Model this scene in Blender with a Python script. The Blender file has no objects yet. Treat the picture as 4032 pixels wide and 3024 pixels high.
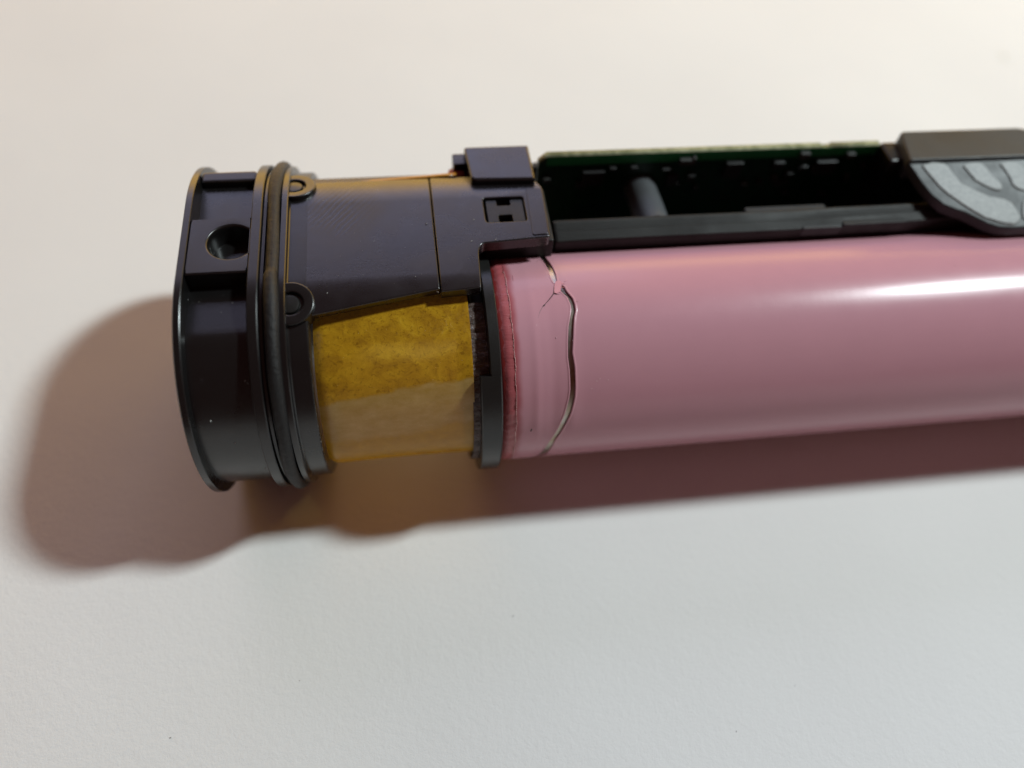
import bpy, bmesh, math, random
from mathutils import Vector, Matrix
import numpy as np
R_ = random.Random(7)
SC = bpy.context.scene

# ---------------------------------------------------------------- camera (1 unit = 1 cm)
CAM = Vector((-0.7782, -3.9472, 6.5667)); YAW, PIT, ROLL, FPX = 0.2297, 0.9876, 0.1206, 3034.44
fwd = Vector((math.sin(YAW)*math.cos(PIT), math.cos(YAW)*math.cos(PIT), -math.sin(PIT)))
rt0 = Vector((math.cos(YAW), -math.sin(YAW), 0)); up0 = rt0.cross(fwd)
rt = rt0*math.cos(ROLL) + up0*math.sin(ROLL); up = -rt0*math.sin(ROLL) + up0*math.cos(ROLL)
cd = bpy.data.cameras.new('camera'); co = bpy.data.objects.new('camera', cd); SC.collection.objects.link(co)
m = Matrix((rt, up, -fwd)).transposed().to_4x4(); m.translation = CAM; co.matrix_world = m
cd.sensor_width = 360; cd.lens = FPX/4032*360; cd.clip_end = 500; cd.clip_start = 0.05
cd.dof.use_dof = True; cd.dof.aperture_fstop = 1.15
cd.dof.focus_distance = (Vector((-0.2, -0.45, 1.82)) - CAM).dot(fwd)
SC.camera = co

# ---------------------------------------------------------------- light
w = bpy.data.worlds.new('World'); SC.world = w; w.use_nodes = True
w.node_tree.nodes['Background'].inputs[0].default_value = (1.0, 0.42, 0.35, 1)
w.node_tree.nodes['Background'].inputs[1].default_value = 0.078
def area(name, loc, target, size, sy, power, col):
    l = bpy.data.lights.new(name, 'AREA'); l.shape = 'RECTANGLE'; l.size = size; l.size_y = sy
    l.energy = power; l.color = col
    o = bpy.data.objects.new(name, l); SC.collection.objects.link(o); o.location = loc
    d = Vector(target) - Vector(loc); o.rotation_euler = d.to_track_quat('-Z', 'Y').to_euler(); return o
area('desk_lamp', (37.6, 8.4, 45.0), (0, 0, 0), 5.4, 5.4, 30300, (0.87, 0.99, 1.0))
area('warm_room_lamp', (2, 38, 9.8), (-2, 0, 0), 120, 19, 20800, (1.0, 0.60, 0.14))
area('window', (-5, 45, 33.5), (-1, 0, 2), 44, 24, 6200, (0.66, 0.69, 1.0))
vs = SC.view_settings; vs.view_transform = 'Standard'; vs.look = 'None'; vs.exposure = 0.0; vs.gamma = 1.0

# ---------------------------------------------------------------- projection helpers (photo pixels, used only to find real 3D positions)
def ray(px, py):
    d = fwd + rt*((px-2016)/FPX) - up*((py-1512)/FPX); return d.normalized()
def on_z(px, py, h):
    d = ray(px, py); return CAM + d*((h-CAM.z)/d.z)
def on_cyl(px, py, yc, zc, R):
    d = ray(px, py); oy, oz = CAM.y-yc, CAM.z-zc
    a = d.y**2+d.z**2; b = 2*(oy*d.y+oz*d.z); c = oy*oy+oz*oz-R*R; D = max(b*b-4*a*c, 0)
    return CAM + d*((-b-math.sqrt(D))/2/a)

# ---------------------------------------------------------------- node helpers
def mat(name, base, rough=0.5, spec=0.5, metal=0.0):
    m = bpy.data.materials.new(name); m.use_nodes = True
    b = m.node_tree.nodes['Principled BSDF']
    b.inputs['Base Color'].default_value = (*base, 1); b.inputs['Roughness'].default_value = rough
    b.inputs['Specular IOR Level'].default_value = spec; b.inputs['Metallic'].default_value = metal
    return m
def N(m, t, **k):
    n = m.node_tree.nodes.new(t)
    for a, v in k.items():
        if a in n.inputs: n.inputs[a].default_value = v
        else: setattr(n, a, v)
    return n
def L(m, a, b): m.node_tree.links.new(a, b)
def B(m): return m.node_tree.nodes['Principled BSDF']
def coords(m, kind='Object', scale=(1, 1, 1)):
    t = N(m, 'ShaderNodeTexCoord'); mp = N(m, 'ShaderNodeMapping'); mp.inputs['Scale'].default_value = scale
    L(m, t.outputs[kind], mp.inputs['Vector']); return mp.outputs['Vector']
def noise(m, vec, scale, detail=4, rough=.6, dist=0):
    n = N(m, 'ShaderNodeTexNoise'); n.inputs['Scale'].default_value = scale; n.inputs['Detail'].default_value = detail
    n.inputs['Roughness'].default_value = rough; n.inputs['Distortion'].default_value = dist
    L(m, vec, n.inputs['Vector']); return n.outputs['Fac']
def ramp(m, fac, stops, interp='LINEAR'):
    r = N(m, 'ShaderNodeValToRGB'); cr = r.color_ramp; cr.interpolation = interp
    while len(cr.elements) < len(stops): cr.elements.new(0.5)
    for e, (p, c) in zip(cr.elements, stops):
        e.position = p; e.color = (*c, 1) if len(c) == 3 else c
    L(m, fac, r.inputs['Fac']); return r.outputs['Color']
def mix(m, fac, a, b, blend='MIX'):
    n = N(m, 'ShaderNodeMix', data_type='RGBA', blend_type=blend)
    for inp, v in ((n.inputs[0], fac), (n.inputs[6], a), (n.inputs[7], b)):
        if hasattr(v, 'links'): L(m, v, inp)
        elif isinstance(v, (int, float)): inp.default_value = v
        else: inp.default_value = (*v, 1)
    return n.outputs[2]
def mth(m, op, a, b=0.0, c=None):
    n = N(m, 'ShaderNodeMath', operation=op)
    for i, v in enumerate((a, b, c)):
        if v is None: continue
        if hasattr(v, 'links'): L(m, v, n.inputs[i])
        else: n.inputs[i].default_value = v
    return n.outputs[0]
def bump(m, hs, target=None):
    prev = None
    for h, s, d in hs:
        n = N(m, 'ShaderNodeBump'); n.inputs['Strength'].default_value = s; n.inputs['Distance'].default_value = d
        L(m, h, n.inputs['Height'])
        if prev: L(m, prev, n.inputs['Normal'])
        prev = n.outputs['Normal']
    L(m, prev, (target or B(m)).inputs['Normal'])

# ---------------------------------------------------------------- materials
def plastic(name, base, r0, r1, bs=.25, fine=60, spec=.5):
    m = mat(name, base, .4, spec)
    v = coords(m)
    big = noise(m, v, 2.2, 5, .65); f = noise(m, v, fine, 4, .7)
    v2 = coords(m, 'Object', (3, 60, 60)); scr = noise(m, v2, 1.5, 3, .6)
    rr = N(m, 'ShaderNodeMapRange'); rr.inputs[1].default_value = .3; rr.inputs[2].default_value = .7
    rr.inputs[3].default_value = r0; rr.inputs[4].default_value = r1; L(m, big, rr.inputs[0]); L(m, rr.outputs[0], B(m).inputs['Roughness'])
    sp = ramp(m, noise(m, v, 26, 2, .5), [(0.70, (0, 0, 0)), (0.78, (1, 1, 1))])
    c = mix(m, mth(m, 'MULTIPLY', sp, .25), base, tuple(min(1, x*4+.03) for x in base))
    L(m, c, B(m).inputs['Base Color'])
    bump(m, [(f, bs, .0018), (scr, bs*.4, .002), (big, .06, .02)])
    return m
M_BLACK = plastic('black_plastic', (.0065, .006, .006), .25, .35, spec=.7)
M_PLATE = plastic('cover_black_plastic', (.008, .0065, .0075), .22, .34, .18, spec=.85)
_v = coords(M_PLATE); _mp = N(M_PLATE, 'ShaderNodeMapping'); _mp.inputs['Rotation'].default_value = (0, 0, math.radians(38)); L(M_PLATE, _v, _mp.inputs[0])
_w = N(M_PLATE, 'ShaderNodeTexWave', wave_type='BANDS'); _w.inputs['Scale'].default_value = 7.5; _w.inputs['Distortion'].default_value = 3; _w.inputs['Detail'].default_value = 3; L(M_PLATE, _mp.outputs[0], _w.inputs[0])
_m2 = N(M_PLATE, 'ShaderNodeMapping'); _m2.inputs['Location'].default_value = (3.4, -1.75, 0); _m2.inputs['Scale'].default_value = (2.7, 2.5, 0); L(M_PLATE, _v, _m2.inputs[0])
_g = N(M_PLATE, 'ShaderNodeTexGradient', gradient_type='SPHERICAL'); L(M_PLATE, _m2.outputs[0], _g.inputs[0])
_msk = mth(M_PLATE, 'MULTIPLY', _g.outputs['Fac'], mth(M_PLATE, 'MULTIPLY', _w.outputs['Fac'], noise(M_PLATE, _v, 5, 3)))
_rl = B(M_PLATE).inputs['Roughness'].links[0].from_socket
L(M_PLATE, mth(M_PLATE, 'ADD', _rl, mth(M_PLATE, 'MULTIPLY', _msk, .6)), B(M_PLATE).inputs['Roughness'])
M_RAIL = plastic('worn_black_plastic', (.009, .008, .007), .45, .65, 1.0, 45, spec=.35)
M_GREY = plastic('dark_grey_plastic', (.020, .023, .025), .42, .58, .3, 50, spec=.45)
M_RUBBER = plastic('rubber', (.012, .011, .011), .45, .6, 1.0, 34, spec=.35)
bump(M_RUBBER, [(noise(M_RUBBER, coords(M_RUBBER), 24, 4, .75), .9, .012)])
def edge_mat():
    m = plastic('scuffed_edge_plastic', (.014, .014, .013), .28, .4, .5, 70)
    return m
M_EDGE = edge_mat()
M_DEEP = mat('deep_black_plastic', (.013, .0125, .012), .55, .4)

# pink wrap: UV = (x in cm, angle in rad)
def pink():
    m = mat('pink_shrink_wrap', (.60, .2, .26), .16, .27)
    t = N(m, 'ShaderNodeTexCoord'); s = N(m, 'ShaderNodeSeparateXYZ'); L(m, t.outputs['UV'], s.inputs[0])
    v = coords(m, 'UV', (1, 1, 1))
    pk = (.57, .285, .335); rd = (.30, .018, .018)
    wob = mth(m, 'MULTIPLY', mth(m, 'SUBTRACT', noise(m, v, 4, 2), .5), .05)
    x = mth(m, 'ADD', s.outputs[0], wob)
    # the red insulator ring that shows through the wrap near its end, strongest on the upper front
    k = N(m, 'ShaderNodeMapRange', interpolation_type='SMOOTHSTEP'); L(m, x, k.inputs[0])
    k.inputs[1].default_value = .005; k.inputs[2].default_value = .07; k.inputs[3].default_value = 1; k.inputs[4].default_value = 0
    th = s.outputs[1]
    k2 = N(m, 'ShaderNodeMapRange', interpolation_type='SMOOTHSTEP'); L(m, th, k2.inputs[0])
    k2.inputs[1].default_value = 3.65; k2.inputs[2].default_value = 3.0; k2.inputs[3].default_value = .0; k2.inputs[4].default_value = .72
    kk = mth(m, 'MULTIPLY', k.outputs[0], k2.outputs[0])
    mott = ramp(m, noise(m, v, 3, 5, .6), [(.3, (.985, .985, .985)), (.7, (1.015, 1.01, 1.01))])
    c = mix(m, 1.0, mix(m, kk, pk, rd), mott, 'MULTIPLY')
    f = noise(m, coords(m, 'UV', (1, 1, 1)), 55, 3, .6)
    lng = noise(m, coords(m, 'UV', (.5, 14, 1)), 1.0, 3, .5)
    ver = noise(m, coords(m, 'UV', (11, .8, 1)), 1.0, 2, .5)
    dust = ramp(m, noise(m, v, 34, 2, .5), [(.76, (0, 0, 0)), (.80, (1, 1, 1))])
    c = mix(m, mth(m, 'MULTIPLY', dust, .22), c, (.85, .7, .7)); L(m, c, B(m).inputs['Base Color'])
    rr = mth(m, 'ADD', mth(m, 'MULTIPLY', dust, .1), mth(m, 'MULTIPLY_ADD', noise(m, v, 6, 4), .07, .21))
    L(m, rr, B(m).inputs['Roughness'])
    bump(m, [(lng, .05, .01), (ver, .03, .008), (f, .05, .003), (dust, .3, .003)])
    return m
M_PINK = pink()
M_SLEEVE = mat('translucent_pink_wrap_end', (.42, .10, .11), .35, .5)
bump(M_SLEEVE, [(noise(M_SLEEVE, coords(M_SLEEVE, 'Object', (1, 6, 6)), 9, 4), .5, .01)])
M_FLAP = mat('pale_pink_film', (.68, .30, .34), .3, .5)
M_METAL = mat('nickel_steel', (.42, .38, .33), .30, .5, 1.0)
bump(M_METAL, [(noise(M_METAL, coords(M_METAL, 'Object', (1, 1, 1)), 40, 4), .25, .004)])
_v = coords(M_METAL); L(M_METAL, ramp(M_METAL, noise(M_METAL, _v, 3, 3), [(.35, (.30, .21, .13)), (.6, (.44, .41, .37))]), B(M_METAL).inputs['Base Color'])
M_DUST = mat('pale_dust', (.55, .55, .52), .7)
M_RED = mat('red_insulator', (.25, .02, .018), .5)

def amber():
    m = mat('amber_film', (.35, .17, .01), .22, .5); b = B(m)
    t = N(m, 'ShaderNodeTexCoord'); s = N(m, 'ShaderNodeSeparateXYZ'); L(m, t.outputs['UV'], s.inputs[0])
    v = coords(m, 'UV')
    n1 = noise(m, v, 7, 8, .72, .6); n2 = noise(m, v, 34, 5, .7, .8)
    c1 = ramp(m, n1, [(.32, (.34, .155, .008)), (.50, (.52, .265, .010)), (.70, (.70, .40, .018))])
    c2 = ramp(m, n2, [(.36, (.42, .34, .24)), (.46, (1, 1, 1))])
    yel = mix(m, .75, c1, c2, 'MULTIPLY')
    pale = ramp(m, noise(m, coords(m, 'UV', (2, 3.2, 1)), 3, 7, .65), [(.3, (.40, .245, .05)), (.7, (.56, .38, .14))])
    edge = mth(m, 'MULTIPLY', mth(m, 'SUBTRACT', noise(m, coords(m, 'UV', (2.2, 2.2, 1)), 1.3, 5, .6), .5), .22)
    th = mth(m, 'ADD', s.outputs[1], edge)
    th = mth(m, 'ADD', th, mth(m, 'MULTIPLY', mth(m, 'ADD', s.outputs[0], .93), .14))
    A = N(m, 'ShaderNodeMapRange', interpolation_type='SMOOTHSTEP'); L(m, th, A.inputs[0])
    A.inputs[1].default_value = PALE0-.015; A.inputs[2].default_value = PALE0+.03
    Bn = N(m, 'ShaderNodeMapRange', interpolation_type='SMOOTHSTEP'); L(m, th, Bn.inputs[0])
    Bn.inputs[1].default_value = PALE1+.05; Bn.inputs[2].default_value = PALE1-.05
    k = mth(m, 'MULTIPLY', A.outputs[0], Bn.outputs[0])
    ora = ramp(m, n1, [(.3, (.36, .19, .006)), (.7, (.54, .31, .015))])
    col = mix(m, k, mix(m, A.outputs[0], yel, ora), pale)
    L(m, col, b.inputs['Base Color'])
    bump(m, [(n2, .35, .006), (n1, .25, .02)])
    # thin film: lets amber light through
    tr = N(m, 'ShaderNodeBsdfTransparent'); tr.inputs[0].default_value = (1.0, .66, .16, 1)
    tl = N(m, 'ShaderNodeBsdfTranslucent'); tl.inputs[0].default_value = (.9, .62, .12, 1)
    ms = N(m, 'ShaderNodeMixShader'); ms.inputs[0].default_value = .35; L(m, tr.outputs[0], ms.inputs[1]); L(m, tl.outputs[0], ms.inputs[2])
    m2 = N(m, 'ShaderNodeMixShader'); m2.inputs[0].default_value = FILM_T; L(m, b.outputs[0], m2.inputs[1]); L(m, ms.outputs[0], m2.inputs[2])
    L(m, m2.outputs[0], m.node_tree.nodes['Material Output'].inputs['Surface'])
    return m
def clear():
    m = mat('clear_amber', (.4, .2, .02), .2); b = B(m)
    tr = N(m, 'ShaderNodeBsdfTransparent'); tr.inputs[0].default_value = (1.0, .74, .44, 1)
    ms = N(m, 'ShaderNodeMixShader'); ms.inputs[0].default_value = .97; L(m, b.outputs[0], ms.inputs[1]); L(m, tr.outputs[0], ms.inputs[2])
    L(m, ms.outputs[0], m.node_tree.nodes['Material Output'].inputs['Surface']); return m
M_CLEAR = clear()
def th_of(px, py, R=.85):
    P = on_cyl(px, py, -.08, 1.0, R); a = math.atan2(P.z-1.0, P.y+.08); return a if a > 0 else a+2*math.pi
PALE0 = th_of(1600, 1530); PALE1 = th_of(1600, 1705); FILM_T = .28
M_AMBER = amber()
def tape():
    m = mat('crinkled_clear_tape', (.10, .065, .055), .25, .6)
    v = coords(m, 'UV', (1.5, 5, 1)); w_ = noise(m, v, 3.5, 5, .7, 1.5)
    L(m, ramp(m, w_, [(.35, (.05, .03, .025)), (.55, (.12, .08, .07)), (.68, (.26, .20, .18))]), B(m).inputs['Base Color'])
    bump(m, [(w_, .9, .03)]); return m
M_TAPE = tape()
def pcbm():
    m = mat('green_solder_mask', (.004, .045, .012), .35, .5)
    v = coords(m); n_ = noise(m, v, 6, 3)
    L(m, ramp(m, n_, [(.45, (.002, .022, .007)), (.55, (.003, .032, .010))]), B(m).inputs['Base Color']); return m
M_PCB = pcbm()
def pcbe():
    m = mat('bare_board_edge', (.25, .27, .15), .7, .3)
    L(m, ramp(m, noise(m, coords(m, 'Object', (1.2, 1, 1)), 9, 4), [(.4, (.15, .17, .085)), (.6, (.30, .31, .19))]), B(m).inputs['Base Color']); return m
M_PCBE = pcbe()
M_COMP = mat('solder_metal', (.035, .036, .033), .6, .4, 0.0)
M_CHIP = mat('chip_black', (.02, .02, .02), .4)
def padm():
    m = mat('silver_grey_grip', (.30, .31, .30), .5, .5)
    v = coords(m); L(m, ramp(m, noise(m, v, 30, 4), [(.35, (.19, .20, .198)), (.65, (.29, .30, .292))]), B(m).inputs['Base Color'])
    bump(m, [(noise(m, v, 45, 3), .5, .006)]); return m
M_PAD = padm()
def paperm():
    m = mat('white_paper', (.80, .79, .77), .8, .15)
    v = coords(m); n1 = noise(m, v, 14, 6, .7); n2 = noise(m, v, .35, 3, .5)
    L(m, ramp(m, n2, [(.3, (.79, .78, .765)), (.7, (.82, .812, .795))]), B(m).inputs['Base Color'])
    n3 = noise(m, v, 42, 3, .7); bump(m, [(n1, .35, .014), (n3, .3, .006), (n2, .1, .25)]); return m
M_PAPER = paperm()

# ---------------------------------------------------------------- object helpers
def link(name, me, m, parent=None, sharp=32):
    me.materials.clear(); me.materials.append(m or M_CLEAR)
    me.polygons.foreach_set('use_smooth', [True]*len(me.polygons)); me.set_sharp_from_angle(angle=math.radians(sharp))
    o = bpy.data.objects.new(name, me); SC.collection.objects.link(o)
    if parent: o.parent = parent
    if sharp < 50:
        wn = o.modifiers.new('normals', 'WEIGHTED_NORMAL'); wn.keep_sharp = True; wn.weight = 80
    return o
def mesh(name, verts, faces):
    me = bpy.data.meshes.new(name); me.from_pydata([tuple(v) for v in verts], [], faces); me.validate(); return me
def fix(me):
    bm = bmesh.new(); bm.from_mesh(me); bmesh.ops.recalc_face_normals(bm, faces=bm.faces); bm.to_mesh(me); bm.free(); return me
ZC, LL = 1.078, .78            # the casing's stadium section: near arc about y=0, far arc about y=LL
def stad_pts(R, n=64, flat=14):
    P = []
    for i in range(n): a = math.pi/2 + math.pi*i/n; P.append((R*math.cos(a), ZC+R*math.sin(a)))
    for i in range(flat): P.append((LL*i/flat, ZC-R))
    for i in range(n): a = -math.pi/2 + math.pi*i/n; P.append((LL+R*math.cos(a), ZC+R*math.sin(a)))
    for i in range(flat): P.append((LL*(1-i/flat), ZC+R))
    return P
def loft(stations, section, cap=True):
    V, F = [], []
    for st in stations:
        V += [(st[0], y, z) for y, z in section(*st[1:])]
    n = len(V)//len(stations)
    for s in range(len(stations)-1):
        for i in range(n):
            j = (i+1) % n; F.append((s*n+i, s*n+j, (s+1)*n+j, (s+1)*n+i))
    if cap: F.append(tuple(range(n))[::-1]); F.append(tuple((len(stations)-1)*n+i for i in range(n)))
    return fix(mesh('m', V, F))
def ringprofile(x0, x1, R, Rin=None, b=.012):
    s = []
    if Rin is not None: s.append((x0, Rin))
    s += [(x0, R-b), (x0+b*.3, R-b*.3), (x0+b, R), (x1-b, R), (x1-b*.3, R-b*.3), (x1, R-b)]
    if Rin is not None: s.append((x1, Rin))
    return s
def flat_shape(outline, holes, t, bev):
    """a plate from a 2D outline: returns bmesh with z in [-t, 0] (top face at 0)"""
    cu = bpy.data.curves.new('c', 'CURVE'); cu.dimensions = '2D'; cu.fill_mode = 'BOTH'
    cu.extrude = max(t/2-bev, .0005); cu.bevel_depth = bev; cu.bevel_resolution = 2; cu.offset = -bev
    for poly in [outline]+list(holes):
        sp = cu.splines.new('POLY'); sp.points.add(len(poly)-1); sp.use_cyclic_u = True
        for p, q in zip(sp.points, poly): p.co = (q[0], q[1], 0, 1)
    o = bpy.data.objects.new('c', cu); SC.collection.objects.link(o)
    dg = bpy.context.evaluated_depsgraph_get(); me = bpy.data.meshes.new_from_object(o.evaluated_get(dg))
    bpy.data.objects.remove(o); bpy.data.curves.remove(cu)
    bm = bmesh.new(); bm.from_mesh(me); bpy.data.meshes.remove(me)
    bmesh.ops.remove_doubles(bm, verts=bm.verts, dist=1e-5)
    for v in bm.verts: v.co.z -= t/2
    return bm
def cuts(bm, axis, lo, hi, step):
    k = lo
    while k < hi:
        p = [0, 0, 0]; p[axis] = k; nrm = [0, 0, 0]; nrm[axis] = 1
        bmesh.ops.bisect_plane(bm, geom=bm.verts[:]+bm.edges[:]+bm.faces[:], plane_co=p, plane_no=nrm); k += step
def wrap(x, s, h, R):
    if s < 0: a = -s/R; return (x, -(R+h)*math.sin(a), ZC+(R+h)*math.cos(a))
    if s > LL: a = (s-LL)/R; return (x, LL+(R+h)*math.sin(a), ZC+(R+h)*math.cos(a))
    return (x, s, ZC+R+h)
def finish(bm):
    bmesh.ops.recalc_face_normals(bm, faces=bm.faces); me = bpy.data.meshes.new('m'); bm.to_mesh(me); bm.free(); return me
def wrapped(outline, holes, t, bev, R, step=.05, jig=0):
    bm = flat_shape(outline, holes, t, bev)
    ys = [p[1] for p in outline]; cuts(bm, 1, min(ys)+step*.37, min(0, max(ys)), step); cuts(bm, 1, max(LL, min(ys))+1e-3, max(ys), step)
    for v in bm.verts:
        v.co = wrap(v.co.x, v.co.y, v.co.z, R)
    return finish(bm)
def rnd(poly, r, n=4):
    """round the corners of a polygon"""
    out = []
    k = len(poly)
    for i in range(k):
        p = Vector(poly[i][:2]); a = Vector(poly[i-1][:2]); b = Vector(poly[(i+1) % k][:2])
        rr = poly[i][2] if len(poly[i]) > 2 else r
        da, db = (a-p), (b-p); q = min(rr, da.length*.45, db.length*.45)
        if q < 1e-4: out.append(tuple(p)); continue
        A, Bq = p+da.normalized()*q, p+db.normalized()*q
        for j in range(n+1):
            t = j/n; out.append(tuple(A*(1-t)**2 + p*2*t*(1-t) + Bq*t*t))
    return out
def circ(cx, cy, r, n=28, a0=0, a1=2*math.pi):
    full = abs(a1-a0-2*math.pi) < 1e-6
    return [(cx+r*math.cos(a0+(a1-a0)*i/(n if full else n-1)), cy+r*math.sin(a0+(a1-a0)*i/(n if full else n-1))) for i in range(n)]
def box_me(x0, x1, y0, y1, z0, z1, bev=.01, seg=2):
    bm = bmesh.new(); bmesh.ops.create_cube(bm, size=1)
    for v in bm.verts: v.co = ((x0+x1)/2+v.co.x*(x1-x0), (y0+y1)/2+v.co.y*(y1-y0), (z0+z1)/2+v.co.z*(z1-z0))
    if bev: bmesh.ops.bevel(bm, geom=bm.edges[:], offset=bev, segments=seg, affect='EDGES', profile=.5)
    return finish(bm)
def tag(o, label=None, cat=None, kind=None, group=None):
    for k, v in (('label', label), ('category', cat), ('kind', kind), ('group', group)):
        if v: o[k] = v
    return o
def empty(name, loc):
    o = bpy.data.objects.new(name, None); SC.collection.objects.link(o); o.location = loc; o.empty_display_size = .3; return o

# ---------------------------------------------------------------- paper
bm = bmesh.new(); bmesh.ops.create_grid(bm, x_segments=60, y_segments=60, size=32)
for v in bm.verts: v.co.y += 6; v.co.z = 0
pap = link('paper_sheet', finish(bm), M_PAPER)
tag(pap, 'matte white paper sheet under the opened device', kind='structure')

# ---------------------------------------------------------------- device frame (thing)
dev = empty('opened_device_frame', (0, 0, 0))
tag(dev, 'black plastic frame of an opened handheld device with rounded end cap, lying on white paper', 'device frame')

# --- end cap body: recessed barrel with flattened top, rims, o-ring groove
def body_sec(R, zf):
    return [(y, min(z, zf)) for y, z in stad_pts(R)]
st = [(-2.45, 1.05, 9), (-2.447, 1.070, 9), (-2.44, 1.078, 9), (-2.398, 1.078, 9), (-2.392, 1.074, 9), (-2.388, 1.02, 1.985+.04), (-2.384, 1.0, 1.985),
      (-1.945, 1.0, 1.985), (-1.942, 1.02, 2.02), (-1.938, 1.070, 9), (-1.932, 1.076, 9), (-1.868, 1.076, 9), (-1.860, 1.070, 9),
      (-1.855, 1.03, 9), (-1.835, 1.025, 9), (-1.832, .99, 9), (-1.725, .99, 9), (-1.722, 1.045, 9), (-1.715, 1.056, 9), (-1.675, 1.058, 9), (-1.668, 1.050, 9), (-1.663, 1.012, 9),
      (-1.655, 1.003, 9), (-1.535, 1.003, 9), (-1.522, 1.000, 9), (-1.515, .990, 9), (-1.513, .93, 9)]
n_ = len(stad_pts(1))
me = loft(st, body_sec)
cap = link('end_cap', me, M_BLACK, dev, 28)
tag(cap, 'black rounded end cap with two square recesses and a round hole between them')
# raised land between the recesses with a round blind hole
def land(x0, x1, y0, y1, zt, zb, hc, hr, hd):
    n = 64; V, F = [], []
    def rect(a):
        c, s = math.cos(a), math.sin(a)
        t = min(((x1-hc[0])/c if c > 0 else (x0-hc[0])/c) if abs(c) > 1e-6 else 9, ((y1-hc[1])/s if s > 0 else (y0-hc[1])/s) if abs(s) > 1e-6 else 9)
        return hc[0]+c*t, hc[1]+s*t
    e = .012
    R = [rect(2*math.pi*i/n) for i in range(n)]
    rows = [[(x, y, zb) for x, y in R], [(x, y, zt-e) for x, y in R],
            [(hc[0]+(x-hc[0])*.965, hc[1]+(y-hc[1])*.965, zt) for x, y in R]]
    for r, z in ((hr*1.13, zt), (hr*1.08, zt-.003), (hr*1.03, zt-.014), (hr, zt-.045), (hr*.97, zt-hd+.03), (hr*.9, zt-hd)):
        rows.append([(hc[0]+r*math.cos(2*math.pi*i/n), hc[1]+r*math.sin(2*math.pi*i/n), z) for i in range(n)])
    for r in rows: V += r
    for k in range(len(rows)-1):
        for i in range(n): j = (i+1) % n; F.append((k*n+i, k*n+j, (k+1)*n+j, (k+1)*n+i))
    F.append(tuple((len(rows)-1)*n+i for i in range(n)))
    return mesh('m', V, F)
o = link('hole_boss', land(-2.392, -1.938, .045, .605, 2.148, 1.9, (-2.078, .352), .166, .19), M_BLACK, cap, 40)
tag(o, 'raised land with a deep round hole')
me = box_me(-2.388, -1.94, 1.12, 1.25, 1.6, 2.05, .03)
link('edge_land', me, M_BLACK, cap)

# --- o-ring
def sweep_stad(xc, R, r, wob):
    C = stad_pts(R, 150, 30); n = len(C); m_ = 12; V, F = [], []
    for i, (y, z) in enumerate(C):
        a = C[i-1]; b = C[(i+1) % n]; ty, tz = b[0]-a[0], b[1]-a[1]; l = math.hypot(ty, tz); ny, nz = tz/l, -ty/l
        if (y-LL/2)*ny+(z-ZC)*nz < 0: ny, nz = -ny, -nz
        dx, dr, rr = wob(i/n)
        for k in range(m_):
            t = 2*math.pi*k/m_; q = (r+rr)*math.sin(t)+dr
            V.append((xc+dx+(r+rr)*math.cos(t), y+ny*q, z+nz*q))
    for i in range(n):
        for k in range(m_): F.append((i*m_+k, i*m_+(k+1) % m_, ((i+1) % n)*m_+(k+1) % m_, ((i+1) % n)*m_+k))
    return fix(mesh('m', V, F))
def wob(t):
    g = lambda c, w_: math.exp(-((t-c)/w_)**2)
    return (.014*g(.13, .05) - .016*g(.20, .035)+.006*math.sin(40*t), .012*g(.0, .03)+.012*math.sin(t*2*math.pi*3)*.4+.010*g(.22, .05), .003*math.sin(31*t)+.002*math.sin(73*t))
o = link('rubber_seal_ring', sweep_stad(-1.772, 1.052, .052, wob), M_RUBBER, dev, 60); tag(o, 'worn black rubber seal ring in its groove')

# --- bosses with pins
def lathe(profile, n=36):
    V, F = [], []
    for r, z in profile: V += [(r*math.cos(2*math.pi*i/n), r*math.sin(2*math.pi*i/n), z) for i in range(n)]
    for k in range(len(profile)-1):
        for i in range(n): j = (i+1) % n; F.append((k*n+i, k*n+j, (k+1)*n+j, (k+1)*n+i))
    F.append(tuple((len(profile)-1)*n+i for i in range(n))); return mesh('m', V, F)
def place(me, x, s, R, h):
    a = (-s/R if s < 0 else (-(s-LL)/R if s > LL else 0))
    P = Vector(wrap(x, s, h, R)); Rm = Matrix.Rotation(a, 4, 'X')
    me.transform(Matrix.Translation(P) @ Rm); return me
bosses = []
for k, s in enumerate((-.222, 1.0)):
    prof = [(.176, -.14), (.175, -.010), (.170, -.003), (.162, 0), (.106, 0), (.098, -.004), (.092, -.014), (.088, -.075), (.0, -.076)]
    me = place(lathe(prof), -1.635, s, 1.003, .028)
    bo = link('screw_boss', me, M_BLACK, dev, 40)
    pm = place(lathe([(.077, -.08), (.076, -.018), (.069, -.008), (.052, -.004), (.0, -.002)]), -1.640, s-.004, 1.003, .028)
    link('pin', pm, M_EDGE, bo, 40); bosses.append(bo)

# --- cover plates over the amber tube
o1 = rnd([(-1.60, -.32), (-1.48, -.315, .06), (-.535, -.155), (-.535, 1.10), (-1.60, 1.10)], 0.0)
cover = link('cover_plate', wrapped(o1, [], .085, .012, 1.000, .05), M_PLATE, dev)
tag(cover, 'smooth black cover plate that reflects a bluish light')
# rear plate with the latch arm
o2 = rnd([(-.527, -.185, .004), (-.222, -.165, .012), (-.205, .20, .06), (-.175, .275, .05), (.385, .31, .03), (.405, .88, .05), (.36, .98, .03), (.355, 1.10, 0), (-.527, 1.10, 0)], .0)
H0 = (-.112, .225, .497, .775)
hole = rnd([(H0[0], H0[2]), (H0[0], H0[3]), (H0[1], H0[3]), (H0[1], H0[2])], .03)
rear = link('latch_plate', wrapped(o2, [hole], .105, .010, 1.003, .05), M_PLATE, dev)
tag(rear, 'black plate beyond the seam with a latch window and stepped edge')
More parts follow.
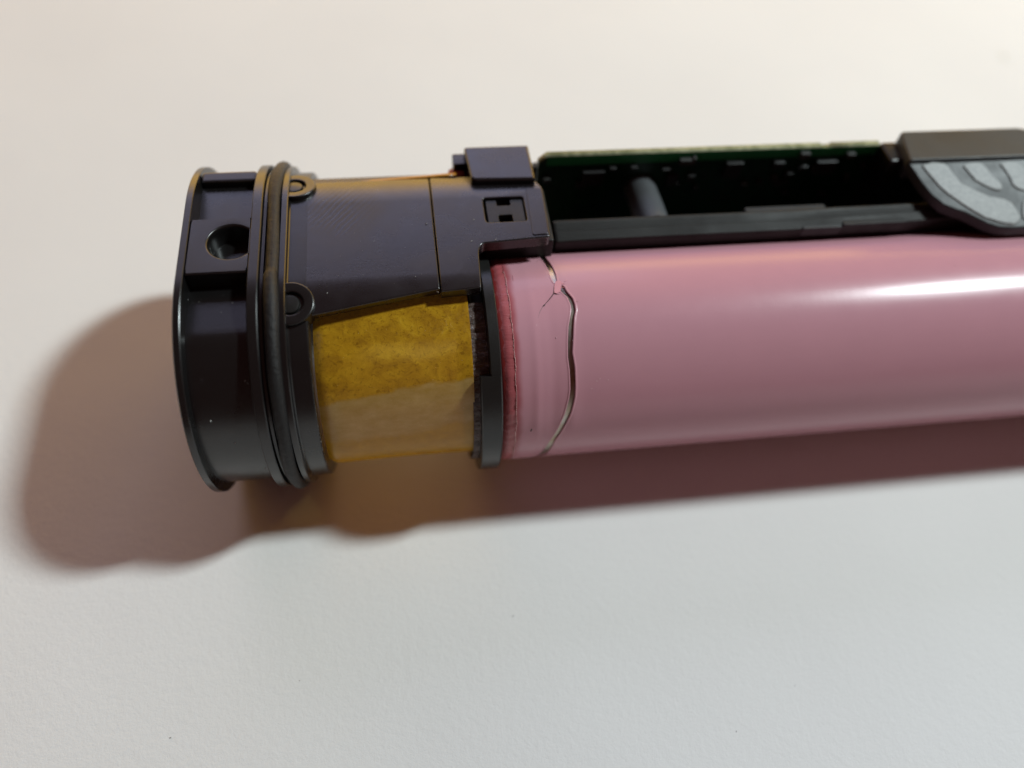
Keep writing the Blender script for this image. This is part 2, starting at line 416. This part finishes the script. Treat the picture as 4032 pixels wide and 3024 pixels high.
# the latch inside the window: an H shaped block
hx0, hx1, hy0, hy1 = H0[0]+.022, H0[1]-.008, H0[2]+.010, H0[3]-.010
w3 = (hx1-hx0)
Hs = [(hx0, hy0), (hx0+w3*.29, hy0), (hx0+w3*.29, hy0+.085), (hx0+w3*.66, hy0+.085), (hx0+w3*.66, hy0), (hx1, hy0), (hx1, hy1), (hx0+w3*.66, hy1), (hx0+w3*.66, hy1-.065), (hx0+w3*.29, hy1-.065), (hx0+w3*.29, hy1), (hx0, hy1)]
bm = flat_shape(rnd(Hs, .010, 2), [], .05, .005)
for v in bm.verts: v.co.z += ZC+1.003-.020
lt = link('latch', finish(bm), M_EDGE, rear); tag(lt, 'H shaped latch tab set in its window')
bm = flat_shape([(H0[0]-.03, H0[2]-.03), (H0[1]+.03, H0[2]-.03), (H0[1]+.03, H0[3]+.03), (H0[0]-.03, H0[3]+.03)], [], .01, .001)
for v in bm.verts: v.co.z += ZC+1.003-.11
link('window_floor', finish(bm), M_DEEP, rear)
# thin raised strip at the arm's end
st_ = rnd([(.245, .33), (.372, .335), (.392, .86), (.262, .86)], .02)
bm = flat_shape(st_, [], .012, .003)
for v in bm.verts: v.co.z += ZC+1.003+.007
link('edge_strip', finish(bm), M_PLATE, rear)
# raised block at the far side of the latch plate
bo = rnd([(-.185, .945, .05), (.352, .93, .02), (.348, 1.36, .02), (-.215, 1.36, .03)], .0)
bm = flat_shape(bo, [], .30, .022)
for v in bm.verts: v.co.z += ZC+1.003+.045
blk = link('raised_block', finish(bm), M_PLATE, dev); tag(blk, 'raised black block at the far edge')
link('block_tab', box_me(-.315, -.205, 1.22, 1.36, 1.7, 2.055, .012), M_BLACK, blk)
pk = link('foam_pad', box_me(-.36, -.21, 1.17, 1.28, 1.7, 1.985, .04, 3), M_SLEEVE, dev); tag(pk, 'small pink foam pad by the raised block')
# back wall of the frame (out of view behind the tube)
bk = link('back_wall', loft([(-1.52, 0), (-.1, 0)], lambda q: [(.9, 1.95), (1.30, 1.88), (1.45, 1.74), (1.42, 1.70), (1.27, 1.82), (.9, 1.87)]), M_BLACK, dev)
bk2 = link('back_wall', loft([(-1.52, 0), (-.1, 0)], lambda q: [(.9, .05), (1.35, .08), (1.5, .2), (1.45, .25), (1.3, .14), (.9, .11)]), M_BLACK, dev)

link('under_bracket', box_me(-.19, .44, .37, .98, 1.45, 1.972, .02), M_DEEP, dev)
link('seam_light_stop', wrapped([(-.60, -.10), (-.46, -.10), (-.46, 1.0), (-.60, 1.0)], [], .02, .002, .90, .05), M_DEEP, dev)  # dark strip added beneath the seam to stop light showing through
# --- amber tube
YB, ZB = -.08, 1.0
def arc_shell(x0, x1, R, a0, a1, nx, na, t=0.0, disp=None, uvx=None):
    V, F, UV = [], [], []
    for i in range(na+1):
        a = a0+(a1-a0)*i/na
        for j in range(nx+1):
            x = x0+(x1-x0)*j/nx; r = R+(disp(x, a) if disp else 0)
            V.append((x, YB+r*math.cos(a), ZB+r*math.sin(a))); UV.append((x, a))
    for i in range(na):
        for j in range(nx):
            k = i*(nx+1)+j; F.append((k, k+1, k+nx+2, k+nx+1))
    me = mesh('m', V, F); uv = me.uv_layers.new(name='UVMap')
    for l in me.loops: uv.data[l.index].uv = UV[l.vertex_index]
    return me
def solid(o, t, off=-1):
    md = o.modifiers.new('thickness', 'SOLIDIFY'); md.thickness = t; md.offset = off; return o
def sst(t): t = max(0, min(1, t)); return t*t*(3-2*t)
def d_amb(x, a): return -.045*sst((a-math.radians(185))/math.radians(30)) + .085*sst((math.radians(170)-a)/math.radians(50)) + .006*math.sin(3*x+2*a)+.004*math.sin(7*a+x)+ (-.03*max(0, (-1.42-x)/.08)**2)
tube = link('amber_film_tube', arc_shell(-1.505, -.325, .842, math.radians(62), math.radians(223), 40, 110, disp=d_amb), M_AMBER, dev, 60)
tag(tube, 'mottled amber yellow film tube with a paler band along its lower side')
cl = link('light_tint_film', arc_shell(-1.505, -.325, .794, math.radians(222), math.radians(275), 20, 30), None, dev, 60)  # unseen film added so the warm light falls orange on the paper
tag(cl, 'unseen clear amber film added to tint the light on the paper')
def d_flap(x, a): return .03+.10*max(0, min(1, (x+1.0)/.75))*max(0, (math.radians(36)-a))/.3
me = arc_shell(-1.05, -.31, 1.0, .2, 1.3, 10, 10)
for v in me.vertices:
    x, a = v.co.x, (v.co.z)
V, F = [], []
for i in range(9):
    for j in range(9):
        x = -1.1+.8*i/8; t = j/8; V.append((x, 1.10+.20*t, 1.99+.05*(i/8)-.30*t*t))
for i in range(8):
    for j in range(8): k = i*9+j; F.append((k, k+1, k+10, k+9))
bpy.data.meshes.remove(me)
M_FILM2 = mat('orange_film', (.42, .17, .012), .3)
fl = solid(link('film_flap', mesh('m', V, F), M_FILM2, dev), .006); tag(fl, 'edge of orange film sticking out past the cover plate')

# tape strip
def d_tape(x, a): return .006*math.sin(37*a)*math.sin(30*x)+.004*math.sin(61*a+20*x)
o = link('clear_tape_strip', arc_shell(-.335, -.195, .868, math.radians(95), math.radians(262), 8, 200, disp=d_tape), M_TAPE, dev, 60)
tag(o, 'crinkled clear tape strip beside the amber tube')
core = link('inner_core', loft([(-.335, .82), (-.10, .82)], lambda R: [(YB+R*math.cos(2*math.pi*i/48), ZB+R*math.sin(2*math.pi*i/48)) for i in range(48)]), M_DEEP, dev)

# --- flange ring and foot
def ring_seg(x0f, x1f, Rin, Rout, a0, a1, n, b=.008):
    V, F = [], []
    for i in range(n+1):
        t = i/n; a = a0+(a1-a0)*t; x0, x1 = x0f(t), x1f(t)
        sec = [(x0, Rin), (x0, Rout-b), (x0+b, Rout), (x1-b, Rout), (x1, Rout-b), (x1, Rin)]
        V += [(x, YB+r*math.cos(a), ZB+r*math.sin(a)) for x, r in sec]
    for i in range(n):
        for k in range(6): F.append((i*6+k, i*6+(k+1) % 6, (i+1)*6+(k+1) % 6, (i+1)*6+k))
    F.append(tuple(range(6))); F.append(tuple(n*6+k for k in range(6)))
    return fix(mesh('m', V, F))
def thc(px, py, R=.96):
    P = on_cyl(px, py, YB, ZB, R); a = math.atan2(P.z-ZB, P.y-YB); return a if a > 0 else a+2*math.pi
T0, TM, T1 = math.radians(50), thc(1960, 1480), math.radians(232)
fr = link('flange_ring', ring_seg(lambda t: -.205+.012*t, lambda t: -.112, .80, .962, T0, T1, 90), M_EDGE, dev, 25)
tag(fr, 'thin black flange ring between the amber tube and the pink cell')
lw = link('flange_pad', ring_seg(lambda t: -.278, lambda t: -.116, .80, .967, TM, T1-.02, 50), M_EDGE, fr, 25)
inn = link('inner_collar', ring_seg(lambda t: -.30, lambda t: -.2, .70, .845, T0, T1-.03, 60), M_DEEP, fr, 25)
P = on_z(1935, 1822, .45)
a = T1; cy, cz = YB+.88*math.cos(a), ZB+.88*math.sin(a)
me = box_me(-.278, -.108, -.075, .09, -.035, .03, .008)
me.transform(Matrix.Translation((0, cy-.01, cz)) @ Matrix.Rotation(a, 4, 'X'))
link('flange_foot', me, M_EDGE, fr)

# --- side rail (runs along the top of the cell) and tray
def rail_sec(dz=0, dy=0): return [(.62, 1.50), (.462+dy, 1.735), (.448+dy, 1.765), (.436+dy, 1.855+dz), (.446+dy, 1.88+dz), (.515+dy, 1.915+dz), (.53+dy, 1.905+dz), (.585+dy*.5, 1.935+dz), (.63, 1.93+dz), (.648, 1.91+dz), (.655, 1.50)]
rs = []
for x, dz, dy in [(.462, -.03, .05), (.475, -.005, .01), (.50, 0, 0), (1.2, .002, 0), (2.0, -.002, .003), (2.55, 0, 0), (3.0, .006, .008), (3.7, .012, .022), (4.02, .008, .04), (4.27, .0, .055), (4.34, -.01, .03), (4.42, -.02, -.02), (4.5, -.03, -.035), (8.5, -.03, -.035)]:
    rs.append((x, dz, dy))
rail = link('side_rail', loft(rs, rail_sec), M_RAIL, dev, 40); tag(rail, 'long scuffed black side rail along the top of the pink cell')
me = box_me(2.66, 3.02, .436, .50, 1.80, 1.893, .008); link('rail_patch', me, M_GREY, rail)
me = box_me(3.03, 3.62, .446, .54, 1.80, 1.908, .010); link('rail_step', me, M_RAIL, rail)
me = box_me(2.2, 2.95, .62, .72, 1.70, 1.90, .015); link('inner_ledge', me, M_GREY, rail)
# tray: cradle behind the cell
def tray_sec(q):
    P = [(.645, 1.50)]
    for i in range(13): a = math.radians(38-78*i/12); P.append((YB+.925*math.cos(a), ZB+.925*math.sin(a)))
    P += [(.75, .25), (1.30, .25), (1.30, .31), (.84, .34)]
    for i in range(13): a = math.radians(-36+74*i/12); P.append((YB+.975*math.cos(a), ZB+.975*math.sin(a)))
    P += [(.70, 1.56), (.70, 1.80), (.645, 1.80)]
    return P
link('tray', loft([(.40, 0), (8.5, 0)], tray_sec), M_DEEP, dev, 40)
link('cavity_wall', box_me(.40, 8.5, 1.29, 1.36, .2, 1.93, .01), M_DEEP, dev)
def lrail(q): return [(.36, .20), (.36, .12), (.7, .08), (.7, .40)]
link('lower_rail', loft([(.40, 0), (8.5, 0)], lrail), M_RAIL, dev, 40)
# support post across the cavity
def tube_me(pts, r, n=12, sq=None):
    V, F = [], []
    for i, p in enumerate(pts):
        p = Vector(p); d = (Vector(pts[min(i+1, len(pts)-1)])-Vector(pts[max(i-1, 0)])).normalized()
        u_ = d.cross(Vector((0, 0, 1)) if abs(d.z) < .9 else Vector((1, 0, 0))).normalized(); v_ = d.cross(u_)
        rr = r[i] if isinstance(r, (list, tuple)) else r
        V += [p+u_*rr*math.cos(2*math.pi*k/n)+v_*rr*math.sin(2*math.pi*k/n) for k in range(n)]
    for i in range(len(pts)-1):
        for k in range(n): F.append((i*n+k, i*n+(k+1) % n, (i+1)*n+(k+1) % n, (i+1)*n+k))
    F.append(tuple(range(n))[::-1]); F.append(tuple((len(pts)-1)*n+k for k in range(n)))
    return fix(mesh('m', V, F))
M_POST = plastic('grey_post_plastic', (.07, .075, .08), .45, .6, .2)
Pa = on_z(2582, 862, 1.84); Pb = on_z(2500, 690, 1.70); Pa = Pa+(Pa-Pb).normalized()*.02+Vector((0, 0, -.10))
post = link('support_post', tube_me([Pa, Pa*.7+Pb*.3, Pa*.1+Pb*.9, Pb, Pb+Vector((0, .03, -.03))], [.15, .15, .14, .12, .06], 20), M_POST, dev, 50); tag(post, 'grey round support post inside the dark cavity')

# --- circuit board
bm = bmesh.new()
zt, zb = 2.10, .35
prof = [(.43, zt-.07), (.50, zt), (3.03, zt), (3.04, zt-.02), (3.12, zt-.02), (3.13, zt), (3.60, zt), (3.60, zb), (.43, zb)]
V = [(x, 1.222, z) for x, z in prof]+[(x, 1.285, z) for x, z in prof]; n = len(prof)
F = [tuple(range(n)), tuple(range(n, 2*n))[::-1]]+[(i, n+i, n+(i+1) % n, (i+1) % n) for i in range(n)]
bm.free()
board = link('circuit_board', fix(mesh('m', V, F)), M_PCB, dev); tag(board, 'green circuit board standing along the far side with its pale bare edge up')
eV = [(x, 1.220, z+.0015) for x, z in prof[:7]]+[(x, 1.287, z+.0015) for x, z in prof[:7]]
link('board_edge', solid(link('x', mesh('m', eV, [(i, 7+i, 8+i, i+1) for i in range(6)]), M_PCBE, None), .003, 1).data, M_PCBE, board) if False else None
be = link('board_edge', mesh('m', eV, [(i, 7+i, 8+i, i+1) for i in range(6)]), M_PCBE, board); solid(be, .002, 1)
M_LIT_RIM = mat('green_lit_rim', (.012, .19, .055), .4)  # painted light: brighter green as if light shone through the board edge
link('lit_rim', box_me(.50, 3.598, 1.2195, 1.223, zt-.10, zt-.003, 0), M_LIT_RIM, board)
def comp(px, py, w_, h_, m_, name):
    d = ray(px, py); t = (1.222-CAM.y)/d.y; P = CAM+d*t
    link(name, box_me(P.x-w_/2, P.x+w_/2, 1.170, 1.2225, P.z-h_/2, P.z+h_/2, .008), m_, board)
for a in [(2700, 628, .13, .06, M_COMP, 'capacitor'), (2730, 622, .03, .07, M_COMP, 'solder_joint'), (2715, 690, .07, .07, M_CHIP, 'resistor'), (3165, 603, .09, .06, M_COMP, 'capacitor'), (3345, 603, .08, .05, M_COMP, 'capacitor'),
          (2640, 700, .10, .12, M_CHIP, 'chip'), (2880, 660, .16, .18, M_CHIP, 'chip'), (3060, 640, .10, .08, M_CHIP, 'resistor'), (2150, 700, .06, .05, M_COMP, 'solder_joint'), (3240, 650, .2, .16, M_CHIP, 'chip'), (2330, 690, .2, .15, M_CHIP, 'chip')]:
    comp(*a)

for k in range(22):
    comp(R_.uniform(2240, 3420), R_.uniform(640, 760), R_.choice([.04, .06, .09]), R_.choice([.03, .05]), R_.choice([M_CHIP, M_CHIP, M_COMP]), 'resistor')
# --- grip clip at the right
def on_pl(px, py, P0=Vector((4, .88, 2.17)), nrm=Vector((0, -.20/.58, 1)).normalized()):
    d = ray(px, py); return CAM+d*((P0-CAM).dot(nrm)/d.dot(nrm))
clip = link('clip_top', (lambda bm_: ([setattr(v, 'co', Vector((v.co.x, v.co.y, v.co.z+2.21))) for v in bm_.verts], finish(bm_))[1])(
    flat_shape(rnd([(3.690, .885, .02), (8.5, .885, 0), (8.5, 1.20, 0), (5.15, 1.20, .03), (4.93, 1.275, .03), (3.76, 1.275, .04)], .0), [], .22, .018)), M_GREY, dev)
tag(clip, 'flat dark grey bar on top of the grip')
link('clip_end', box_me(3.585, 3.75, .98, 1.24, 1.75, 2.13, .03), M_BLACK, clip)
def c5(L_): return [(3500+.3014*a, 480+.3014*b) for a, b in L_]
ga = c5([(250, 520), (330, 640), (430, 790), (560, 950), (720, 1080), (900, 1150), (1000, 1180), (1140, 1250), (1300, 1330), (1450, 1375), (1640, 1385)])
gp = [on_pl(*q) for q in ga]
outl = [(p.x, p.y) for p in gp]+[(8.5, gp[-1].y), (8.5, .89)]
def on_panel(bm_, lift):
    for v in bm_.verts:
        z = 2.17+(v.co.y-.88)*(.20/.58)+v.co.z+lift; v.co.z = z
    return finish(bm_)
grip = link('grip_panel', on_panel(flat_shape(outl, [], .10, .012), 0), M_GREY, dev); tag(grip, 'sloping dark grey grip panel with a curved edge')
pads = [[(425, 575), (560, 535), (700, 545), (770, 590), (840, 690), (940, 810), (1100, 890), (1300, 980), (1500, 1015), (1590, 1060), (1660, 1150), (1710, 1240), (1700, 1310), (1620, 1350), (1480, 1330), (1250, 1260), (1060, 1150), (930, 1065), (780, 960), (660, 860), (560, 740), (480, 650)],
        [(960, 580), (1050, 540), (1200, 545), (1260, 600), (1340, 710), (1440, 790), (1480, 860), (1460, 905), (1390, 900), (1260, 850), (1120, 770), (1030, 660)],
        [(1440, 550), (1560, 520), (1680, 540), (1765, 610), (1860, 720), (1930, 800), (1940, 900), (1820, 925), (1680, 885), (1610, 830), (1570, 730), (1510, 640)],
        [(1750, 1040), (1850, 1010), (2100, 1020), (2200, 1150), (2100, 1300), (1850, 1310), (1745, 1270), (1735, 1150)]]
for pd in pads:
    q = [on_pl(*c) for c in c5(pd)]
    g = link('grip_pad', on_panel(flat_shape([(p.x, p.y) for p in rnd([(p.x, p.y) for p in q], .012, 3) and [Vector((a[0], a[1], 0)) for a in rnd([(p.x, p.y) for p in q], .012, 3)]], [], .04, .008), .012), M_PAD, grip)
# far end of the frame, outside the picture
link('far_end_body', loft([(6.9, 1.0), (6.95, 1.078), (9.2, 1.078), (9.25, 1.0)], lambda R: stad_pts(R)), M_BLACK, dev)
# casing edge lying over the cell under the grip
me = box_me(4.50, 8.5, .385, .50, 1.70, 1.84, .02); link('grip_lip', me, M_RAIL, dev)

# ---------------------------------------------------------------- pink cell (thing)
cell = empty('battery_cell', (0, YB, 0))
tag(cell, 'pink wrapped cylindrical battery cell with a torn wrap showing bare metal near its end', 'battery')
def own(o):
    o.parent = cell; o.matrix_parent_inverse = Matrix.Translation((0, -YB, 0)); return o
def cyl_sec(R): return [(YB+R*math.cos(2*math.pi*i/128), ZB+R*math.sin(2*math.pi*i/128)) for i in range(128)]
own(link('metal_can', loft([(-.06, .80), (-.06, .87), (-.03, .886), (6.6, .886)], cyl_sec), M_METAL))
own(link('insulator_ring', loft([(-.105, .70), (-.105, .868), (-.09, .88), (-.055, .8875), (-.02, .8885)], cyl_sec), M_RED))
# torn slit: left / right edge points in photo pixels -> (x, angle)
c7 = lambda a, b: (1800+.603*a, 900+.603*b)
c8 = lambda a, b: (1850+.241*a, 950+.241*b)
SL = [(c8(940, 60), c8(985, 60)), (c8(970, 110), c8(1030, 105)), (c8(1075, 210), c8(1150, 180)), (c8(1195, 325), c8(1260, 290)), (c8(1280, 465), c8(1340, 400)), (c8(1325, 590), c8(1400, 540)), (c8(1360, 660), c8(1418, 640)), (c8(1385, 690), c8(1400, 690)),
      (c8(1450, 705), c8(1450, 705)), (c8(1500, 715), c8(1505, 715)), (c8(1492, 745), c8(1548, 745)), (c8(1478, 800), c8(1565, 790)), (c8(1500, 835), c8(1600, 840)), (c8(1595, 920), c8(1680, 930)), (c8(1648, 1040), c8(1715, 1030)), (c8(1658, 1120), c8(1728, 1130)), (c8(1640, 1240), c8(1705, 1240)), (c8(1610, 1400), c8(1695, 1400)),
      (c8(1600, 1650), c8(1685, 1650)), (c7(723, 840), c7(752, 810)), (c7(735, 930), c7(768, 905)), (c7(739, 1050), c7(772, 1030)), (c7(732, 1105), c7(768, 1100)), (c7(700, 1220), c7(742, 1205)), (c7(650, 1325), c7(690, 1310)), (c7(598, 1400), c7(640, 1385)), (c7(520, 1482), c7(575, 1478)), (c7(470, 1500), c7(540, 1499))]
def xa(p):
    P = on_cyl(*p, YB, ZB, .9); a = math.atan2(P.z-ZB, P.y-YB); return P.x, (a if a > 0 else a+2*math.pi)
Ls = sorted([xa(a)[::-1] for a, b in SL]); Rs = sorted([xa(b)[::-1] for a, b in SL])
Ls += [(Ls[-1][0]+.5, Ls[-1][1]-.12)]; Rs += [(Ls[-1][0], Ls[-1][1]+.002)]
Ls = [(Ls[0][0]-.10, Ls[0][1]-.05)]+Ls; Rs = [(Ls[0][0], Ls[0][1]+.001)]+Rs
lt_, lx_ = zip(*Ls); rt_, rx_ = zip(*Rs)
def slit(a):
    if a < lt_[0] or a > lt_[-1]:
        x = lx_[0] if a < lt_[0] else lx_[-1]; return x, x
    l, r = float(np.interp(a, lt_, lx_)), float(np.interp(a, rt_, rx_))
    if r-l < .003: l = r = (l+r)/2
    return l, r
def ridge(x, a):
    f = math.exp(-((a-2.6)/1.0)**2)
    e = 1 if x > .03 else 0
    return f*(.0045*math.exp(-((x-.17)/.035)**2) + .005*math.exp(-((x-.46)/.05)**2) - .004*math.exp(-((x-.30)/.05)**2)) * e
rows = []
A0, A1 = math.radians(20), math.radians(380)
n_rows = 720; V, F, UV = [], [], []
NL, NR = 34, 40
def Rad(x, a, g, lip):
    r = .9+ridge(x, a)
    r += -.020*max(0, 1-x/.02)*0
    return r+lip
for i in range(n_rows+1):
    a = A0+(A1-A0)*i/n_rows; l, r = slit(a); open_ = r-l > .002
    sx = .002*math.sin(47*a)+.0015*math.sin(113*a)+.001*R_.uniform(-1, 1)
    row = []
    for j in range(NL):
        t = j/(NL-1); t = 1-(1-t)**1.4; row.append((sx+(l-sx)*t, 0))
    if open_: row[-2] = (l-.004, .0022); row[-3] = (l-.012, .0015); row.append((l+.001, -.011))
    else: row.append((l, 0))
    if open_: row += [(r-.001, -.011), (r, .0), (r+.004, .0022), (r+.012, .0012)]
    else: row += [(r, 0), (r+.0005, 0), (r+.004, 0), (r+.012, 0)]
    for j in range(1, NR):
        t = (j/(NR-1)); row.append((r+.012+(6.5-r-.012)*t**2.2, 0))
    rows.append(row)
nc = len(rows[0]); gap = NL
for i, row in enumerate(rows):
    a = A0+(A1-A0)*i/n_rows
    for x, lip in row:
        rr = Rad(x, a, 0, lip)
        V.append((x, YB+rr*math.cos(a), ZB+rr*math.sin(a))); UV.append((x, a))
for i in range(n_rows):
    for j in range(nc-1):
        if j == gap:
            a = A0+(A1-A0)*(i+.5)/n_rows; l, r = slit(a)
            if r-l > .002: continue
        k = i*nc+j; F.append((k, k+1, k+nc+1, k+nc))
me = bpy.data.meshes.new('m'); me.from_pydata(V, [], F)
uv = me.uv_layers.new(name='UVMap')
for lp in me.loops: uv.data[lp.index].uv = UV[lp.vertex_index]
wrp = own(link('pink_wrap', me, M_PINK, None, 50)); tag(wrp, 'glossy pink plastic wrap with a narrow winding tear')
# end of the wrap: translucent, slightly ragged rim band
def d_end(x, a): return .002*math.sin(33*a)+.0015*math.sin(71*a+40*x)-.03*max(0, (-.055-x)/.05)
se = own(link('wrap_end_band', arc_shell(-.100, .004, .8970, math.radians(20), math.radians(380), 6, 500, disp=d_end), M_SLEEVE, None, 60))
# ragged pale lip at x = 0
pts = []
lipr = []
for i in range(420):
    a = math.radians(75)+(math.radians(255)-math.radians(75))*i/419
    x = .001+.0035*R_.uniform(-1, 1)+.003*math.sin(23*a); r = .900+.0015*R_.random()
    pts.append((x, YB+r*math.cos(a), ZB+r*math.sin(a))); lipr.append(.0014+.0022*R_.random()**3)
M_LIP = mat('ragged_wrap_lip', (.74, .46, .44), .45)
own(link('ragged_lip', tube_me(pts, lipr, 6), M_LIP, None, 60))
# flap at the break, hairline crack
def surf(px, py, h=.0): 
    P = on_cyl(px, py, YB, ZB, .9); a = math.atan2(P.z-ZB, P.y-YB); r = .9+h; return Vector((P.x, YB+r*math.cos(a), ZB+r*math.sin(a)))
fl_pts = [c8(*q) for q in [(1400, 665), (1440, 650), (1485, 655), (1492, 700), (1478, 780), (1465, 835), (1420, 858), (1378, 845), (1376, 760), (1385, 700)]]
V = [surf(*q, h=.006) for q in fl_pts]+[surf(*q, h=-.002) for q in fl_pts]; n = len(fl_pts)
F = [tuple(range(n)), tuple(range(n, 2*n))[::-1]]+[(i, n+i, n+(i+1) % n, (i+1) % n) for i in range(n)]
own(link('torn_flap', fix(mesh('m', V, F)), M_PINK if False else M_FLAP, None, 30))
M_CRACK = mat('dark_tear', (.06, .03, .03), .4)
cr = [surf(*c8(*q), h=.0005) for q in [(1395, 690), (1378, 760), (1372, 850), (1330, 910), (1285, 965), (1240, 1015)]]
own(link('tear_line', tube_me(cr, [.0035, .0035, .004, .0035, .003, .002], 6), M_CRACK))
cr = [surf(*c8(*q), h=.0003) for q in [(1372, 858), (1410, 868), (1470, 872)]]
own(link('tear_line', tube_me(cr, [.003, .0025, .001], 6), M_CRACK))
cr = [surf(*c8(*q), h=.0002) for q in [(1190, 1070), (1150, 1140), (1120, 1230), (1100, 1330), (1075, 1420)]]
own(link('tear_line', tube_me(cr, [.0015, .0012, .001, .0008, .0004], 5), M_CRACK))
cr = [surf(*c8(*q), h=.001) for q in [(1235, 1022), (1215, 1045), (1192, 1066)]]
own(link('metal_glint', tube_me(cr, [.002, .0055, .002], 6), M_COMP))
for pts_, rr_ in (([(1690, 1000), (1740, 985), (1775, 992)], .0012), ([(1605, 900), (1560, 870), (1530, 872)], .0012), ([(1345, 470), (1385, 455)], .0010), ([(1150, 250), (1120, 290), (1095, 340)], .0008), ([(1640, 1500), (1660, 1560)], .0010)):
    own(link('tear_line', tube_me([surf(*c8(*q), h=.0002) for q in pts_], rr_, 5), M_CRACK))
# white specks bridging the slit
for q in ([(1492, 700), (1548, 696)], [(1488, 757), (1546, 760)], [(1548, 660), (1580, 640)], [(1480, 735), (1500, 665)], [(1465, 835), (1495, 745)]):
    own(link('torn_thread', tube_me([surf(*c8(*a), h=.003) for a in q], .0025, 5), M_FLAP))
# dark printed mark at the far right and small mark below
def print_mark(pts, name):
    V = [surf(*q, h=.0015) for q in pts]; n = len(V)
    return own(link(name, mesh('m', V, [tuple(range(n))]), M_DEEP))
print_mark([(3893, 926), (3930, 916), (3990, 908), (4100, 900), (4100, 914), (4000, 922), (3930, 932), (3905, 932)], 'printed_mark')
print_mark([c7(476, 1322), c7(484, 1306), c7(490, 1306), c7(488, 1316), c7(482, 1326)], 'dark_speck')
own(link('dust_speck', tube_me([surf(*c8(702, 560), h=.002), surf(*c8(710, 640), h=.002)], .002, 5), M_FLAP))

# ---------------------------------------------------------------- dust
V, F = [], []
def speck(P, s, d=None):
    k = len(V); d = d or Vector((R_.uniform(-1, 1), R_.uniform(-1, 1), R_.uniform(-.3, .3))).normalized(); e = d.cross(Vector((0, 0, 1)))*s*.35
    for q in (P-d*s, P+e, P+d*s, P-e, P+Vector((0, -.2, 1))*s*.5): V.append(q)
    F.extend([(k, k+1, k+4), (k+1, k+2, k+4), (k+2, k+3, k+4), (k+3, k, k+4)])
def stp(px, py, R=1.003):
    P = on_z(px, py, ZC+R)
    return P if P.y >= 0 else on_cyl(px, py, 0, ZC, R)
for px, py, s in [(1865, 866, .010), (1678, 881, .012), (1857, 950, .009), (1951, 943, .009), (1333, 1086, .005), (1430, 1083, .005), (1448, 1107, .004), (1289, 1155, .008), (1636, 1090, .007), (1723, 1150, .012), (2107, 752, .006), (1473, 950, .005), (1660, 1080, .004), (1570, 1010, .003), (1340, 1010, .004), (2045, 742, .006)]:
    speck(stp(px, py)+Vector((0, 0, .003)), s)
for k in range(46):
    px = R_.uniform(1230, 1880); py = R_.uniform(740, 1150); speck(stp(px, py)+Vector((0, 0, .002)), R_.uniform(.0015, .0035))
for px, py, s in [(830, 1657, .014), (925, 1745, .008), (1047, 1845, .009), (915, 1192, .006), (785, 1190, .004), (965, 1500, .008), (975, 1510, .006), (870, 1230, .004), (741, 1180, .005)]:
    P = on_cyl(px, py, 0, ZC, 1.003); speck(P+Vector((0, -.002, .002)), s)
for k in range(150):   # scuffed grains along the edges of the rail and plate
    x = R_.uniform(.0, .38) if k % 3 else R_.uniform(.5, 4.0); y = .30 if k % 3 else .455
    z = (ZC+1.003-.006) if k % 3 else 1.885
    speck(Vector((x, y+R_.uniform(-.004, .008), z)), R_.uniform(.001, .003))
for k in range(60):
    a = R_.uniform(0, 1.7); speck(Vector((-1.516, -1.0*math.sin(a), ZC+1.0*math.cos(a))), R_.uniform(.001, .004))
du = link('dust_flecks', mesh('m', V, F), M_DUST, dev, 10); tag(du, 'pale dust flecks and scuffs on the black plastic', kind='stuff')
V, F = [], []
for k in range(26):
    px = R_.uniform(1290, 1840); py = R_.uniform(1270, 1720); P = on_cyl(px, py, YB, ZB, .85+d_amb(-1, th_of(px, py))); speck(P, R_.uniform(.001, .004))
M_GLIT = mat('glitter', (.9, .75, .45), .25)
tag(link('glitter_flecks', mesh('m', V, F), M_GLIT, dev, 10), 'tiny bright flecks on the amber film', kind='stuff')

# specks lying on the paper
V, F = [], []
for px, py, q in [(2020, 2425, .010), (670, 2905, .014), (3130, 2700, .006), (1180, 2680, .006), (2700, 2300, .006), (1500, 260, .02), (2900, 2880, .008)]:
    speck(on_z(px, py, .002), q)
link('paper_specks', mesh('m', V, F), mat('dark_specks', (.12, .11, .10), .8), pap, 10)
V, F = [], []
for px, py, q in [(3950, 225, .05), (3972, 240, .04), (3935, 205, .03)]:
    speck(on_z(px, py, .002), q)
link('crumb', mesh('m', V, F), mat('yellowish_crumb', (.70, .68, .42), .8), pap, 10)

V, F = [], []
for k in range(110):
    px = R_.uniform(2080, 4000); py = R_.uniform(1010, 1700); P = surf(px, py, .0015); speck(P, R_.uniform(.0012, .0035))
for px, py in [(3735, 1035), (3760, 1045), (2362, 1491), (2395, 1496), (2350, 1500), (2330, 1530), (2190, 1330), (2255, 1340)]:
    speck(surf(px, py, .002), .007)
tag(link('dust_on_wrap', mesh('m', V, F), mat('pale_pink_dust', (.75, .58, .60), .6), wrp, 10), kind='stuff')
